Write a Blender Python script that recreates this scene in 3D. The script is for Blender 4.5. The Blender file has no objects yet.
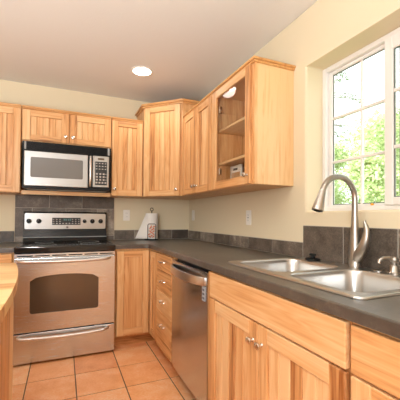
import bpy, bmesh, math, random
from mathutils import Vector, Matrix
rnd = random.Random(7)
PI = math.pi
S = bpy.context.scene
COL = S.collection

# ------------------------------------------------------------------ camera
def make_camera():
    cd = bpy.data.cameras.new('camera'); co = bpy.data.objects.new('camera', cd); COL.objects.link(co)
    yaw, pt, ro = 0.408, 0.0152, 0.0069
    fw = Vector((math.sin(yaw)*math.cos(pt), math.cos(yaw)*math.cos(pt), math.sin(pt)))
    rt = Vector((math.cos(yaw), -math.sin(yaw), 0)); up = rt.cross(fw)
    r2 = rt*math.cos(ro) + up*math.sin(ro); u2 = -rt*math.sin(ro) + up*math.cos(ro)
    m = Matrix((r2, u2, -fw)).transposed().to_4x4()
    m.translation = Vector((-1.352, -3.4327, 1.1529))
    co.matrix_world = m
    cd.sensor_width = 36; cd.lens = 314.0/400*36
    cd.shift_x = (200-199.3)/400; cd.shift_y = (213.2-200)/400
    cd.clip_start = 0.02; cd.clip_end = 200
    S.camera = co
make_camera()

# ------------------------------------------------------------------ world, sun, lights, exposure
W = bpy.data.worlds.new('sky'); S.world = W; W.use_nodes = True
wn = W.node_tree.nodes; wn.clear()
wo = wn.new('ShaderNodeOutputWorld'); wb = wn.new('ShaderNodeBackground')
wb.inputs['Color'].default_value = (0.90, 0.95, 1.0, 1); wb.inputs['Strength'].default_value = 2.8
W.node_tree.links.new(wb.outputs[0], wo.inputs[0])

def light(name, kind, loc, energy, color, rot=None, target=None, **kw):
    l = bpy.data.lights.new(name, kind); l.energy = energy; l.color = color
    for k, v in kw.items(): setattr(l, k, v)
    o = bpy.data.objects.new(name, l); COL.objects.link(o); o.location = loc
    if target is not None:
        o.rotation_euler = (Vector(target)-Vector(loc)).to_track_quat('-Z', 'Y').to_euler()
    elif rot: o.rotation_euler = rot
    return o
light('sun', 'SUN', (-14, 1, 13), 10.0, (1, .96, .88), target=(6, 3, 0), angle=.02)
# added fill light, set in an unseen opening behind the camera
light('rear_fill', 'AREA', (-3.4, -5.88, 1.5), 75, (.86, .94, 1), target=(-1.6, -1, .9), shape='RECTANGLE', size=1.1, size_y=1.3)
# photographer's flash bounced off the ceiling
light('bounce_flash', 'SPOT', (-2.4, -3.7, .9), 290, (.82, .93, 1), target=(-2.3, -3.2, 2.44), spot_size=2.4, spot_blend=.6, shadow_soft_size=.25)
light('rear_ceiling_fill', 'SPOT', (-1.9, -4.6, .5), 150, (.82, .93, 1), target=(-1.9, -5.2, 2.44), spot_size=2.2, spot_blend=.7, shadow_soft_size=.25)  # added fill, brightens the unseen rear wall that the steel reflects

S.view_settings.view_transform = 'Standard'; S.view_settings.look = 'None'
S.view_settings.gamma = 1; S.view_settings.use_curve_mapping = False
S.view_settings.exposure = 0.05
S.render.film_transparent = False
S.cycles.use_denoising = True
S.cycles.max_bounces = 10
S.cycles.sample_clamp_indirect = 6

# ------------------------------------------------------------------ materials
def srgb(r, g, b):
    f = lambda c: (c/255/12.92) if c/255 <= .04045 else ((c/255+.055)/1.055)**2.4
    return (f(r), f(g), f(b), 1)
class NT:
    def __init__(s, name):
        s.m = bpy.data.materials.new(name); s.m.use_nodes = True; s.t = s.m.node_tree
        s.b = s.t.nodes['Principled BSDF']
    def n(s, typ, **kw):
        x = s.t.nodes.new('ShaderNode'+typ)
        for k, v in kw.items():
            if k in x.inputs: x.inputs[k].default_value = v
            else: setattr(x, k, v)
        return x
    def l(s, a, b): s.t.links.new(a, b)
    def ramp(s, stops):
        r = s.n('ValToRGB'); e = r.color_ramp.elements
        while len(e) < len(stops): e.new(.5)
        for x, (p, c) in zip(e, stops): x.position = p; x.color = c
        return r
    def math(s, op, a, b=None):
        x = s.n('Math', operation=op)
        for i, v in enumerate((a, b)):
            if v is None: continue
            if isinstance(v, (int, float)): x.inputs[i].default_value = v
            else: s.l(v, x.inputs[i])
        return x.outputs[0]
    def bump(s, h, strength=.2, dist=.002):
        b = s.n('Bump', Strength=strength, Distance=dist); s.l(h, b.inputs['Height']); s.l(b.outputs[0], s.b.inputs['Normal'])
def plain(name, col, rough=.5, metal=0, spec=.5, **kw):
    t = NT(name); b = t.b
    b.inputs['Base Color'].default_value = col; b.inputs['Roughness'].default_value = rough
    b.inputs['Metallic'].default_value = metal; b.inputs['Specular IOR Level'].default_value = spec
    for k, v in kw.items(): b.inputs[k].default_value = v
    return t.m

def wood(name, light_, mid, dark, contrast=1.0, rough=.38):
    t = NT(name)
    gv = t.n('Attribute', attribute_name='gv'); tn = t.n('Attribute', attribute_name='tone')
    mp = t.n('Mapping'); mp.inputs['Scale'].default_value = (52, 52, 1.9); t.l(gv.outputs['Vector'], mp.inputs[0])
    n1 = t.n('TexNoise', Scale=1.0, Detail=5.0, Roughness=.6, Distortion=.5); t.l(mp.outputs[0], n1.inputs['Vector'])
    mp2 = t.n('Mapping'); mp2.inputs['Scale'].default_value = (9, 9, .75); t.l(gv.outputs['Vector'], mp2.inputs[0])
    n2 = t.n('TexNoise', Scale=1.0, Detail=2.0, Roughness=.5, Distortion=1.2); t.l(mp2.outputs[0], n2.inputs['Vector'])
    # cathedral figure: contour rings of the slow noise
    rg = t.math('FRACT', t.math('MULTIPLY', n2.outputs['Fac'], 9.0))
    rg = t.math('ABSOLUTE', t.math('SUBTRACT', rg, .5))
    f = t.math('ADD', t.math('MULTIPLY', n1.outputs['Fac'], .62*contrast), t.math('MULTIPLY', n2.outputs['Fac'], .42*contrast))
    f = t.math('ADD', f, t.math('MULTIPLY', rg, .22*contrast))
    f = t.math('ADD', f, t.math('MULTIPLY', tn.outputs['Fac'], .42))
    f = t.math('ADD', f, -.17-.5*(contrast-1))
    r = t.ramp([(.22, light_), (.5, mid), (.78, dark)]); t.l(f, r.inputs[0])
    t.l(r.outputs[0], t.b.inputs['Base Color'])
    t.b.inputs['Roughness'].default_value = rough; t.b.inputs['Specular IOR Level'].default_value = .4
    t.bump(n1.outputs['Fac'], .08, .001)
    return t.m

M = {}
M['wood'] = wood('hickory_wood', srgb(233, 190, 138), srgb(216, 158, 101), srgb(146, 86, 42), 1.2)
M['wood_low'] = M['wood']
M['block'] = wood('butcher_block', srgb(236, 200, 146), srgb(222, 174, 116), srgb(176, 116, 66), 1.0, .3)
M['wood_in'] = wood('cabinet_interior_wood', srgb(226, 180, 126), srgb(214, 160, 104), srgb(170, 112, 62), .8, .45)
M['shelf'] = wood('shelf_wood', srgb(240, 208, 160), srgb(230, 190, 140), srgb(200, 150, 100), .7, .45)
M['crown'] = wood('crown_wood', srgb(226, 174, 116), srgb(206, 148, 88), srgb(150, 92, 46), .9, .35)

def steel(name, col, rough, axis=(1, 1, 60), streak=.025):
    t = NT(name); tc = t.n('TexCoord')
    mp = t.n('Mapping'); mp.inputs['Scale'].default_value = axis; t.l(tc.outputs['Object'], mp.inputs[0])
    n = t.n('TexNoise', Scale=6.0, Detail=3.0); t.l(mp.outputs[0], n.inputs['Vector'])
    t.b.inputs['Base Color'].default_value = col; t.b.inputs['Metallic'].default_value = 1
    t.l(t.math('ADD', t.math('MULTIPLY', n.outputs['Fac'], streak), rough-streak/2), t.b.inputs['Roughness'])
    return t.m
M['steel'] = steel('brushed_stainless', (.64, .68, .71, 1), .27)
M['steel_mw'] = steel('microwave_stainless', (.42, .415, .405, 1), .30)
M['steel_dw'] = steel('dishwasher_stainless', (.58, .585, .59, 1), .24, (60, 60, 1))
M['sink'] = plain('sink_stainless', (.60, .585, .56, 1), .28, 1)
M['nickel'] = plain('brushed_nickel', (.43, .395, .35, 1), .28, 1)
M['chrome'] = plain('polished_metal', (.85, .84, .82, 1), .15, 1)
M['black'] = plain('black_plastic', (.008, .008, .008, 1), .38, 0, .25)
M['blackgloss'] = plain('black_ceramic_glass', (.012, .011, .010, 1), .10)
M['black_enamel'] = plain('black_enamel', (.009, .008, .007, 1), .26, 0, .25)
M['dark'] = plain('dark_gap', (.01, .009, .008, 1), .8)
M['ovenglass'] = plain('oven_window_glass', (.085, .062, .042, 1), .08, .25, .9)
M['mwglass'] = plain('microwave_window_glass', (.14, .13, .12, 1), .16, 0, .9)
M['grey'] = plain('grey_marks', (.35, .35, .34, 1), .5)
M['display'] = plain('display_panel', (.03, .034, .035, 1), .25)
M['amber'] = plain('amber_display', (.10, .055, .018, 1), .3)
M['cyan'] = plain('display_digits', (.05, .13, .13, 1), .4, **{'Emission Color': (.2, .8, .75, 1), 'Emission Strength': .05})
M['button'] = plain('pale_buttons', (.42, .39, .36, 1), .5)
M['white'] = plain('white_plastic', srgb(238, 232, 222), .4)
M['vinyl'] = plain('white_vinyl', srgb(232, 226, 220), .4)
M['gasket'] = plain('grey_gasket', srgb(104, 112, 104), .6)
M['paper'] = plain('white_paper', srgb(240, 234, 226), .9)
M['card'] = plain('white_card', srgb(236, 228, 214), .7)
M['orange'] = plain('orange_enamel', srgb(236, 124, 58), .5)
M['orange_glass'] = plain('orange_ornament', srgb(240, 165, 40), .3)
M['leafgreen'] = plain('ornament_green', srgb(70, 90, 60), .5)
M['label'] = plain('pale_label', srgb(168, 172, 178), .5)
M['labelink'] = plain('label_print', srgb(90, 90, 95), .5)

def glass(name, tint=(1, 1, 1, 1), refl=.5, rough=.0):
    t = NT(name); o = [x for x in t.t.nodes if x.type == 'OUTPUT_MATERIAL'][0]
    tr = t.n('BsdfTransparent', Color=tint); gl = t.n('BsdfGlossy', Roughness=rough)
    lw = t.n('LayerWeight', Blend=.5); mx = t.n('MixShader')
    fr = t.math('ADD', t.math('MULTIPLY', t.math('POWER', lw.outputs['Facing'], 5.0), .6), .04)
    t.l(fr, mx.inputs[0]); t.l(tr.outputs[0], mx.inputs[1]); t.l(gl.outputs[0], mx.inputs[2])
    t.l(mx.outputs[0], o.inputs[0]); t.t.nodes.remove(t.b)
    return t.m
M['glass'] = glass('window_glass', (.96, .98, .96, 1))
M['cabglass'] = glass('cabinet_glass', (.95, .93, .90, 1))
def screen_mat():
    t = NT('insect_screen'); o = [x for x in t.t.nodes if x.type == 'OUTPUT_MATERIAL'][0]
    tr = t.n('BsdfTransparent'); df = t.n('BsdfDiffuse', Color=srgb(190, 196, 180)); mx = t.n('MixShader')
    mx.inputs[0].default_value = .55
    t.l(tr.outputs[0], mx.inputs[1]); t.l(df.outputs[0], mx.inputs[2]); t.l(mx.outputs[0], o.inputs[0]); t.t.nodes.remove(t.b)
    return t.m
M['screen'] = screen_mat()

def paint(name, col, scale=90, strength=.25, rough=.7):
    t = NT(name); tc = t.n('TexCoord'); n = t.n('TexNoise', Scale=float(scale), Detail=3.0)
    t.l(tc.outputs['Object'], n.inputs['Vector'])
    t.b.inputs['Base Color'].default_value = col; t.b.inputs['Roughness'].default_value = rough
    t.b.inputs['Specular IOR Level'].default_value = .25
    t.bump(n.outputs['Fac'], strength, .003); return t.m
M['wall'] = paint('cream_wall_paint', srgb(225, 209, 178))
M['offwhite'] = paint('neutral_bounce_paint', srgb(232, 228, 220))  # unseen walls whitened to cut the warm bounce light
M['ceiling'] = paint('ceiling_paint', srgb(230, 227, 221), 60, .3, .85)

def slate(name, c0, c1, c2, rough, scale=9.0, bump=.25):
    t = NT(name); gv = t.n('Attribute', attribute_name='gv'); tn = t.n('Attribute', attribute_name='tone')
    n = t.n('TexNoise', Scale=scale, Detail=6.0, Roughness=.65); t.l(gv.outputs['Vector'], n.inputs['Vector'])
    n2 = t.n('TexNoise', Scale=scale*13, Detail=3.0, Roughness=.7); t.l(gv.outputs['Vector'], n2.inputs['Vector'])
    f = t.math('ADD', t.math('MULTIPLY', n.outputs['Fac'], .6), t.math('MULTIPLY', n2.outputs['Fac'], .45))
    f = t.math('ADD', f, t.math('MULTIPLY', tn.outputs['Fac'], .35))
    r = t.ramp([(.3, c0), (.55, c1), (.8, c2)]); t.l(f, r.inputs[0]); t.l(r.outputs[0], t.b.inputs['Base Color'])
    t.b.inputs['Roughness'].default_value = rough
    t.bump(n2.outputs['Fac'], bump, .003); return t.m
M['tile'] = slate('slate_wall_tile', srgb(66, 57, 49), srgb(110, 97, 85), srgb(184, 168, 150), .5, 11.0)
M['counter'] = slate('dark_laminate', srgb(64, 58, 51), srgb(82, 75, 67), srgb(118, 108, 97), .30, 5.0, .05)
M['counter'].node_tree.nodes['Principled BSDF'].inputs['Specular IOR Level'].default_value = .8
M['grout'] = plain('wall_grout', srgb(176, 166, 154), .9)
M['floor_tile'] = slate('terracotta_tile', srgb(226, 144, 90), srgb(247, 176, 120), srgb(254, 216, 176), .40, 7.0, .12)
M['floor_grout'] = plain('floor_grout', srgb(112, 92, 74), .95)
def leafmat(name, c):
    t = NT(name); tn = t.n('Attribute', attribute_name='tone')
    r = t.ramp([(0, c[0]), (1, c[1])]); t.l(tn.outputs['Fac'], r.inputs[0]); t.l(r.outputs[0], t.b.inputs['Base Color'])
    t.b.inputs['Roughness'].default_value = .5
    o = [x for x in t.t.nodes if x.type == 'OUTPUT_MATERIAL'][0]
    tl = t.n('BsdfTranslucent'); t.l(r.outputs[0], tl.inputs[0]); mx = t.n('MixShader'); mx.inputs[0].default_value = .45
    t.l(t.b.outputs[0], mx.inputs[1]); t.l(tl.outputs[0], mx.inputs[2]); t.l(mx.outputs[0], o.inputs[0])
    return t.m
M['leaf'] = leafmat('pale_leaves', (srgb(150, 176, 110), srgb(232, 238, 196)))
M['needle'] = leafmat('conifer_needles', (srgb(110, 130, 100), srgb(150, 168, 130)))
M['bark'] = plain('bark', srgb(110, 92, 76), .9)
M['grass'] = plain('grass', srgb(110, 140, 70), .9)
def emit(name, col, st):
    t = NT(name); t.b.inputs['Base Color'].default_value = (1, 1, 1, 1)
    t.b.inputs['Emission Color'].default_value = col; t.b.inputs['Emission Strength'].default_value = st; return t.m
M['lamp'] = emit('lamp_face', (1, .95, .86, 1), 9)

# ------------------------------------------------------------------ mesh builder
class Frame:
    """maps (u along the wall, d out from the wall, z) to the room"""
    def __init__(s, o, U, D): s.o = Vector(o); s.U = Vector(U); s.D = Vector(D); s.Z = Vector((0, 0, 1))
    def __call__(s, u, d, z): return s.o + s.U*u + s.D*d + s.Z*z
BACK = Frame((0, 0, 0), (1, 0, 0), (0, -1, 0))       # u = x, d = -y
RIGHT = Frame((0, 0, 0), (0, -1, 0), (-1, 0, 0))     # u = -y, d = -x
WORLD = Frame((0, 0, 0), (1, 0, 0), (0, 1, 0))       # u = x, d = y
q = math.sqrt(.5)
DIAG = Frame((-.4675, -.4675, 0), (q, -q, 0), (-q, -q, 0))   # centre of the corner cabinet's face

class MB:
    def __init__(s, F=WORLD): s.F = F; s.v = []; s.f = []; s.t = []; s.g = []; s.sm = []
    def _add(s, verts, faces, grain='z', tone=0.0, smooth=False):
        off = [rnd.uniform(0, 40) for _ in range(3)]
        base = len(s.v)
        for p in verts:
            s.v.append(s.F(*p))
            u, d, z = p
            a = {'z': (u, d, z), 'u': (z, d, u), 'd': (u, z, d)}[grain]
            s.g.append((a[0]+off[0], a[1]+off[1], a[2]+off[2])); s.t.append(tone)
        for f in faces: s.f.append([base+i for i in f]); s.sm.append(smooth)
    def _bm(s, bm, **kw):
        bm.verts.index_update()
        s._add([tuple(v.co) for v in bm.verts], [[v.index for v in f.verts] for f in bm.faces], **kw); bm.free()
    def box(s, u0, u1, d0, d1, z0, z1, bev=.0015, grain='z', tone=0.0, seg=1):
        u0, u1 = sorted((u0, u1)); d0, d1 = sorted((d0, d1)); z0, z1 = sorted((z0, z1))
        bm = bmesh.new(); bmesh.ops.create_cube(bm, size=1)
        for v in bm.verts: v.co = Vector(((u0+u1)/2+v.co.x*(u1-u0), (d0+d1)/2+v.co.y*(d1-d0), (z0+z1)/2+v.co.z*(z1-z0)))
        bev = min(bev, .45*min(u1-u0, d1-d0, z1-z0))
        if bev > 0: bmesh.ops.bevel(bm, geom=bm.edges[:], offset=bev, segments=seg, profile=.5, affect='EDGES')
        s._bm(bm, grain=grain, tone=tone); return s
    def prism(s, pts, a0, a1, axis='z', bev=0, grain='z', tone=0.0, seg=2, smooth=False):
        """polygon extruded along axis; pts are the two other coordinates in u,d,z order"""
        mk = {'z': lambda p, a: (p[0], p[1], a), 'd': lambda p, a: (p[0], a, p[1]), 'u': lambda p, a: (a, p[0], p[1])}[axis]
        bm = bmesh.new()
        lo = [bm.verts.new(mk(p, a0)) for p in pts]; hi = [bm.verts.new(mk(p, a1)) for p in pts]
        bm.faces.new(lo); bm.faces.new(hi[::-1]); n = len(pts)
        for i in range(n): bm.faces.new((lo[i], hi[i], hi[(i+1) % n], lo[(i+1) % n]))
        if bev:
            es = [e for f in bm.faces if len(f.verts) == n or False for e in f.edges] if n > 4 else bm.edges[:]
            bmesh.ops.bevel(bm, geom=list(set(es)), offset=bev, segments=seg, profile=.5, affect='EDGES')
        s._bm(bm, grain=grain, tone=tone, smooth=smooth); return s
    def tube(s, pts, rad, seg=12, sy=1.0, ref=None, cap=True):
        pts = [Vector(p) for p in pts]; n = len(pts); V = []; Fc = []
        if not hasattr(rad, '__len__'): rad = [rad]*n
        ref = Vector(ref) if ref else Vector((.31, .17, .93)); prev = None
        for i in range(n):
            t = (pts[min(i+1, n-1)]-pts[max(i-1, 0)]).normalized()
            if prev is None:
                a = t.cross(ref)
                if a.length < 1e-3: a = t.cross(Vector((1, 0, 0)))
                a.normalize()
            else: a = (prev-t*prev.dot(t)).normalized()
            prev = a; b = t.cross(a)
            for k in range(seg):
                th = 2*PI*k/seg; V.append(tuple(pts[i]+a*math.cos(th)*rad[i]+b*math.sin(th)*rad[i]*sy))
        for i in range(n-1):
            for k in range(seg):
                k2 = (k+1) % seg; Fc.append((i*seg+k, i*seg+k2, (i+1)*seg+k2, (i+1)*seg+k))
        if cap: Fc.append(tuple(range(seg))[::-1]); Fc.append(tuple(range((n-1)*seg, n*seg)))
        s._add(V, Fc, smooth=True); return s
    def lathe(s, prof, c, axis=(0, 0, 1), seg=20, sx=1.0, sy=1.0, cap=True):
        c = Vector(c); ax = Vector(axis).normalized()
        a = ax.cross(Vector((.3, .9, .2)) if abs(ax.z) > .9 else Vector((0, 0, 1))).normalized(); b = ax.cross(a); V = []; Fc = []
        for r, h in prof:
            for k in range(seg):
                th = 2*PI*k/seg; V.append(tuple(c+ax*h+a*math.cos(th)*r*sx+b*math.sin(th)*r*sy))
        for i in range(len(prof)-1):
            for k in range(seg):
                k2 = (k+1) % seg; Fc.append((i*seg+k, i*seg+k2, (i+1)*seg+k2, (i+1)*seg+k))
        if cap: Fc.append(tuple(range(seg))[::-1]); Fc.append(tuple(range((len(prof)-1)*seg, len(prof)*seg)))
        s._add(V, Fc, smooth=True); return s
    def slab(s, outer, holes, a0, a1, axis='z', inset=0.0, grain='u', tone=0.0):
        """plate with holes; inset rounds the a1 edge of the outline a little"""
        mk = {'z': lambda p, a: (p[0], p[1], a), 'd': lambda p, a: (p[0], a, p[1]), 'u': lambda p, a: (a, p[0], p[1])}[axis]
        def off(poly, r):
            area = sum(poly[i][0]*poly[(i+1) % len(poly)][1]-poly[(i+1) % len(poly)][0]*poly[i][1] for i in range(len(poly)))
            sg = 1 if area > 0 else -1; out = []
            for i, p in enumerate(poly):
                p0 = Vector(poly[i-1]); p1 = Vector(p); p2 = Vector(poly[(i+1) % len(poly)])
                e1 = (p1-p0).normalized(); e2 = (p2-p1).normalized()
                n1 = Vector((-e1.y, e1.x))*sg; n2 = Vector((-e2.y, e2.x))*sg
                m = n1+n2; m = m/max(.3, m.dot(n1)) if m.length > 1e-6 else n1
                out.append(tuple(p1+m*r))
            return out
        bm = bmesh.new()
        loops = [outer]+holes
        def ring(poly, a): return [bm.verts.new(mk(p, a)) for p in poly]
        bot, top = [], []
        sg = 1 if a1 > a0 else -1
        for li, poly in enumerate(loops):
            lo = ring(poly, a0); seq = [lo]
            if inset and li == 0:
                seq += [ring(poly, a1-sg*inset), ring(off(poly, inset*.3), a1-sg*inset*.3), ring(off(poly, inset), a1)]
            else: seq += [ring(poly, a1)]
            n = len(poly)
            for A, B in zip(seq, seq[1:]):
                for i in range(n): bm.faces.new((A[i], B[i], B[(i+1) % n], A[(i+1) % n]))
            bot.append(lo); top.append(seq[-1])
        for grp in (bot, top):
            es = []
            for lp in grp:
                for i in range(len(lp)):
                    e = bm.edges.get((lp[i], lp[(i+1) % len(lp)])) or bm.edges.new((lp[i], lp[(i+1) % len(lp)])); es.append(e)
            bmesh.ops.triangle_fill(bm, use_beauty=True, use_dissolve=False, edges=es)
        s._bm(bm, grain=grain, tone=tone); return s
    def build(s, name, mat, parent=None, label=None, smooth=None):
        me = bpy.data.meshes.new(name); o = bpy.data.objects.new(name, me); COL.objects.link(o)
        org = Vector((0, 0, 0))
        if parent is not None:
            p = parent
            while p is not None: org = org+Vector(p.location); p = p.parent
        elif s.v:
            mn = Vector([min(v[i] for v in s.v) for i in range(3)]); mx = Vector([max(v[i] for v in s.v) for i in range(3)])
            org = Vector(((mn.x+mx.x)/2, (mn.y+mx.y)/2, mn.z)); o.location = org
        me.from_pydata([v-org for v in s.v], [], s.f)
        at = me.attributes.new('tone', 'FLOAT', 'POINT'); at.data.foreach_set('value', s.t)
        ag = me.attributes.new('gv', 'FLOAT_VECTOR', 'POINT'); ag.data.foreach_set('vector', [c for g in s.g for c in g])
        bm = bmesh.new(); bm.from_mesh(me); bmesh.ops.recalc_face_normals(bm, faces=bm.faces[:]); bm.to_mesh(me); bm.free()
        me.polygons.foreach_set('use_smooth', s.sm if smooth is None else [smooth]*len(s.f))
        if any(s.sm): 
            try: me.set_sharp_from_angle(angle=math.radians(42))
            except Exception: pass
        me.materials.append(M[mat] if isinstance(mat, str) else mat); me.update()
        if parent is not None: o.parent = parent
        if label: o['label'] = label
        return o

def thing(name, label, cat, loc, group=None):
    o = bpy.data.objects.new(name, None); COL.objects.link(o); o.location = loc
    o.empty_display_size = .05; o['label'] = label; o['category'] = cat
    if group: o['group'] = group
    return o
def tag(o, label, cat, group=None, kind=None):
    o['label'] = label; o['category'] = cat
    if group: o['group'] = group
    if kind: o['kind'] = kind
    return o
def struct(o): o['kind'] = 'structure'; return o
def tn(s=.25): return rnd.gauss(0, s)

# ------------------------------------------------------------------ room shell
H = 2.44
WY0, WY1, WZ0, WZ1 = 1.938, 2.84, 1.197, 2.085      # window opening (u = -y)
def build_floor():
    m = MB(); m.box(-4.2, .0, -6, 0, -.05, -.004, 0); 
    f = struct(m.build('floor', 'floor_grout'))
    p = .3135; g = .0034; t = MB()
    for i in range(-12, 4):
        for j in range(-18, 4):
            x0 = -.633+i*p; y0 = -.945+j*p
            a, b = max(x0+g, -4.2), min(x0+p-g, 0); c, d = max(y0+g, -6), min(y0+p-g, 0)
            if b-a > .02 and d-c > .02: t.box(a, b, c, d, -.004, 0, .0025, 'u', tn(.12))
    t.build('floor_tile', 'floor_tile', f)
build_floor()
struct(MB().box(-4.3, .2, -6.1, .15, H, H+.1, 0).build('ceiling', 'ceiling'))
struct(MB().box(-4.3, .2, 0, .15, -.05, H, 0).build('wall_back', 'wall'))
def build_right_wall():
    m = MB(RIGHT)
    m.slab([(0, -.05), (6.0, -.05), (6.0, H), (0, H)], [[(WY0, WZ0), (WY1, WZ0), (WY1, WZ1), (WY0, WZ1)]], -.2, 0, 'd')
    o = struct(m.build('wall_right', 'wall'))
    b = o.modifiers.new('bullnose', 'BEVEL'); b.width = .012; b.segments = 3; b.limit_method = 'ANGLE'; b.angle_limit = 1.0
build_right_wall()
struct(MB().box(-4.3, -4.2, -6, 0, -.05, H, 0).build('wall_left', 'offwhite'))
struct(MB(Frame((0, -6, 0), (1, 0, 0), (0, -1, 0))).slab([(-4.3, -.05), (.2, -.05), (.2, H), (-4.3, H)], [[(-4.0, .8), (-2.8, .8), (-2.8, 2.2), (-4.0, 2.2)]], 0, .1, 'd').build('wall_rear', 'offwhite'))  # opening made up to hold the rear fill light

def rect_frame(m, u0, u1, z0, z1, wl, wr, wb_, wt, d0, d1, bev=.003):
    m.box(u0, u0+wl, d0, d1, z0, z1, bev); m.box(u1-wr, u1, d0, d1, z0, z1, bev)
    m.box(u0+wl, u1-wr, d0, d1, z0, z0+wb_, bev, 'u'); m.box(u0+wl, u1-wr, d0, d1, z1-wt, z1, bev, 'u')
def build_window():
    m = MB(RIGHT); rect_frame(m, WY0, WY1, WZ0, WZ1, .032, .032, .028, .03, -.19, -.128, .004)
    m.box(WY0+.032, WY1-.032, -.147, -.142, WZ0+.028, WZ0+.034, .001, 'u')
    w = struct(m.build('window_1', 'vinyl'))
    m = MB(RIGHT); rect_frame(m, WY0+.032, 2.385, WZ0+.028, WZ1-.03, .027, .03, .012, .02, -.175, -.15)
    s = m.build('fixed_sash', 'vinyl', w)
    g0, g1, h0, h1 = WY0+.059, 2.355, WZ0+.04, WZ1-.05
    MB(RIGHT).box(g0-.004, g1+.004, -.165, -.161, h0-.004, h1+.004, 0).build('pane', 'glass', s)
    def gasket(a, b, c, e, d, par):
        m = MB(RIGHT); rect_frame(m, a, b, c, e, .006, .006, .005, .006, d, d+.002, 0); m.build('gasket', 'gasket', par)
    gasket(g0, g1, h0, h1, -.1605, s)
    for z in (1.497, 1.765): MB(RIGHT).box(g0, g1, -.172, -.152, z-.008, z+.008, .003, 'u').build('muntin', 'vinyl', s)
    MB(RIGHT).box(2.192, 2.206, -.171, -.153, h0, h1, .003).build('muntin', 'vinyl', s)
    m = MB(RIGHT); rect_frame(m, 2.360, WY1-.03, WZ0+.026, WZ1-.028, .044, .046, .038, .065, -.147, -.118)
    s2 = m.build('sliding_sash', 'vinyl', w)
    MB(RIGHT).box(2.400, WY1-.072, -.135, -.131, WZ0+.06, WZ1-.09, 0).build('pane', 'glass', s2)
    gasket(2.404, WY1-.076, WZ0+.064, WZ1-.093, -.1305, s2)
    for z in (1.507, 1.785): MB(RIGHT).box(2.404, WY1-.076, -.14, -.123, z-.009, z+.009, .003, 'u').build('muntin', 'vinyl', s2)
    MB(RIGHT).box(2.59, 2.606, -.14, -.123, WZ0+.064, WZ1-.093, .003).build('muntin', 'vinyl', s2)
    MB(RIGHT).box(2.394, WY1-.034, -.183, -.181, WZ0+.03, WZ1-.032, 0).build('insect_screen', 'screen', w)
build_window()

# ------------------------------------------------------------------ wall tile (backsplash)
def tiles(name, F, rows, d1=.011, grout=.0045):
    """rows: list of (z0, z1, [u edges])"""
    us = [u for r in rows for u in r[2]]
    m = MB(F); m.box(min(us), max(us), .0005, d1-.003, min(r[0] for r in rows), max(r[1] for r in rows), 0)
    o = struct(m.build(name, 'grout')); t = MB(F)
    for z0, z1, e in rows:
        for a, b in zip(e, e[1:]):
            a, b = min(a, b), max(a, b)
            t.box(a+grout/2, b-grout/2, d1-.006, d1+rnd.uniform(-.0006, .0006), z0+grout/2, z1-grout/2, .0015, 'u', tn(.22))
    t.build('tile', 'tile', o); return o
BT = 1.018
tiles('trim_1', BACK, [(.914, BT, [-.856, -.64, -.427, -.213, -.011])])
tiles('trim_2', RIGHT, [(.914, 1.008, [.011, .36, .69, 1.005, 1.31, 1.615, 1.924])])
tiles('trim_3', RIGHT, [(.914, 1.112, [1.925, 2.225, 2.517, 2.82, 3.12, 3.42])], .012)
tiles('trim_4', BACK, [(.80, .96, [-1.775, -1.475, -1.179, -.858]), (.96, 1.24, [-1.775, -1.63, -1.33, -1.03, -.858]), (1.24, 1.40, [-1.775, -1.482, -1.179, -.858])], .012)
tiles('trim_5', BACK, [(.914, BT, [-3.0, -2.7, -2.39, -2.08, -1.778])])

# ------------------------------------------------------------------ cabinet helpers
def planks(m, F, u0, u1, z0, z1, d0, d1, w=.052, sg=.2):
    n = max(1, round((u1-u0)/w)); e = [u0+(u1-u0)*i/n for i in range(n+1)]
    for a, b in zip(e, e[1:]):
        m.box(a+.0004, b-.0004, d0, d1, z0, z1, .004, 'z', tn(sg))
def knob(F, u, d, z, parent, r=.0155):
    MB(F).lathe([(.009, 0), (.006, .006), (.0055, .013), (r*.8, .017), (r, .021), (r*.92, .027), (r*.5, .031), (.001, .032)], (u, d, z), (0, 1, 0), 16).build('knob', 'nickel_knob', parent)
M['nickel_knob'] = plain('satin_nickel_knob', (.72, .69, .64, 1), .25, 1)
def shaker(F, parent, u0, u1, z0, z1, d, kn=None, st=.058, rt=.055, rb=.058, name='door', pw=.052, sg=.2):
    """frame and bead-board panel, back at d, 20 mm thick"""
    m = MB(F); t = .02; a = tn(.15)
    m.box(u0, u0+st, d, d+t, z0, z1, .003, 'z', tn(.2)); m.box(u1-st, u1, d, d+t, z0, z1, .003, 'z', tn(.2))
    m.box(u0+st, u1-st, d, d+t-.0005, z0, z0+rb, .002, 'u', tn(.2)); m.box(u0+st, u1-st, d, d+t-.0005, z1-rt, z1, .002, 'u', tn(.2))
    planks(m, F, u0+st-.001, u1-st+.001, z0+rb-.001, z1-rt+.001, d+.002, d+t-.010, pw, sg)
    m.box(u0+st-.002, u1-st+.002, d, d+.0025, z0+rb-.002, z1-rt+.002, 0, 'z', .6)
    o = m.build(name, 'wood', parent)
    if kn: knob(F, kn[0], d+t, kn[1], o)
    return o
def slabfront(F, parent, u0, u1, z0, z1, d, name='drawer'):
    m = MB(F); m.box(u0, u1, d, d+.02, z0, z1, .004, 'u', tn(.2), 2); return m.build(name, 'wood', parent)
def bar_pull(F, u, d, z, parent, L=.105):
    m = MB(F)
    for s in (-1, 1): m.lathe([(.008, 0), (.0045, .004), (.0045, .022)], (u+s*L*.36, d, z), (0, 1, 0), 10)
    n = 13; pts = []; r = []
    for i in range(n):
        f = i/(n-1)*2-1; pts.append((u+f*L/2, d+.024, z)); r.append(.0056+.0055*max(0, 1-abs(f)/.22)+.005*max(0, 1-abs(abs(f)-.9)/.14))
    m.tube(pts, r, 10); m.build('pull_handle', 'chrome', parent)
ZB, ZT = 1.362, 2.106
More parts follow.
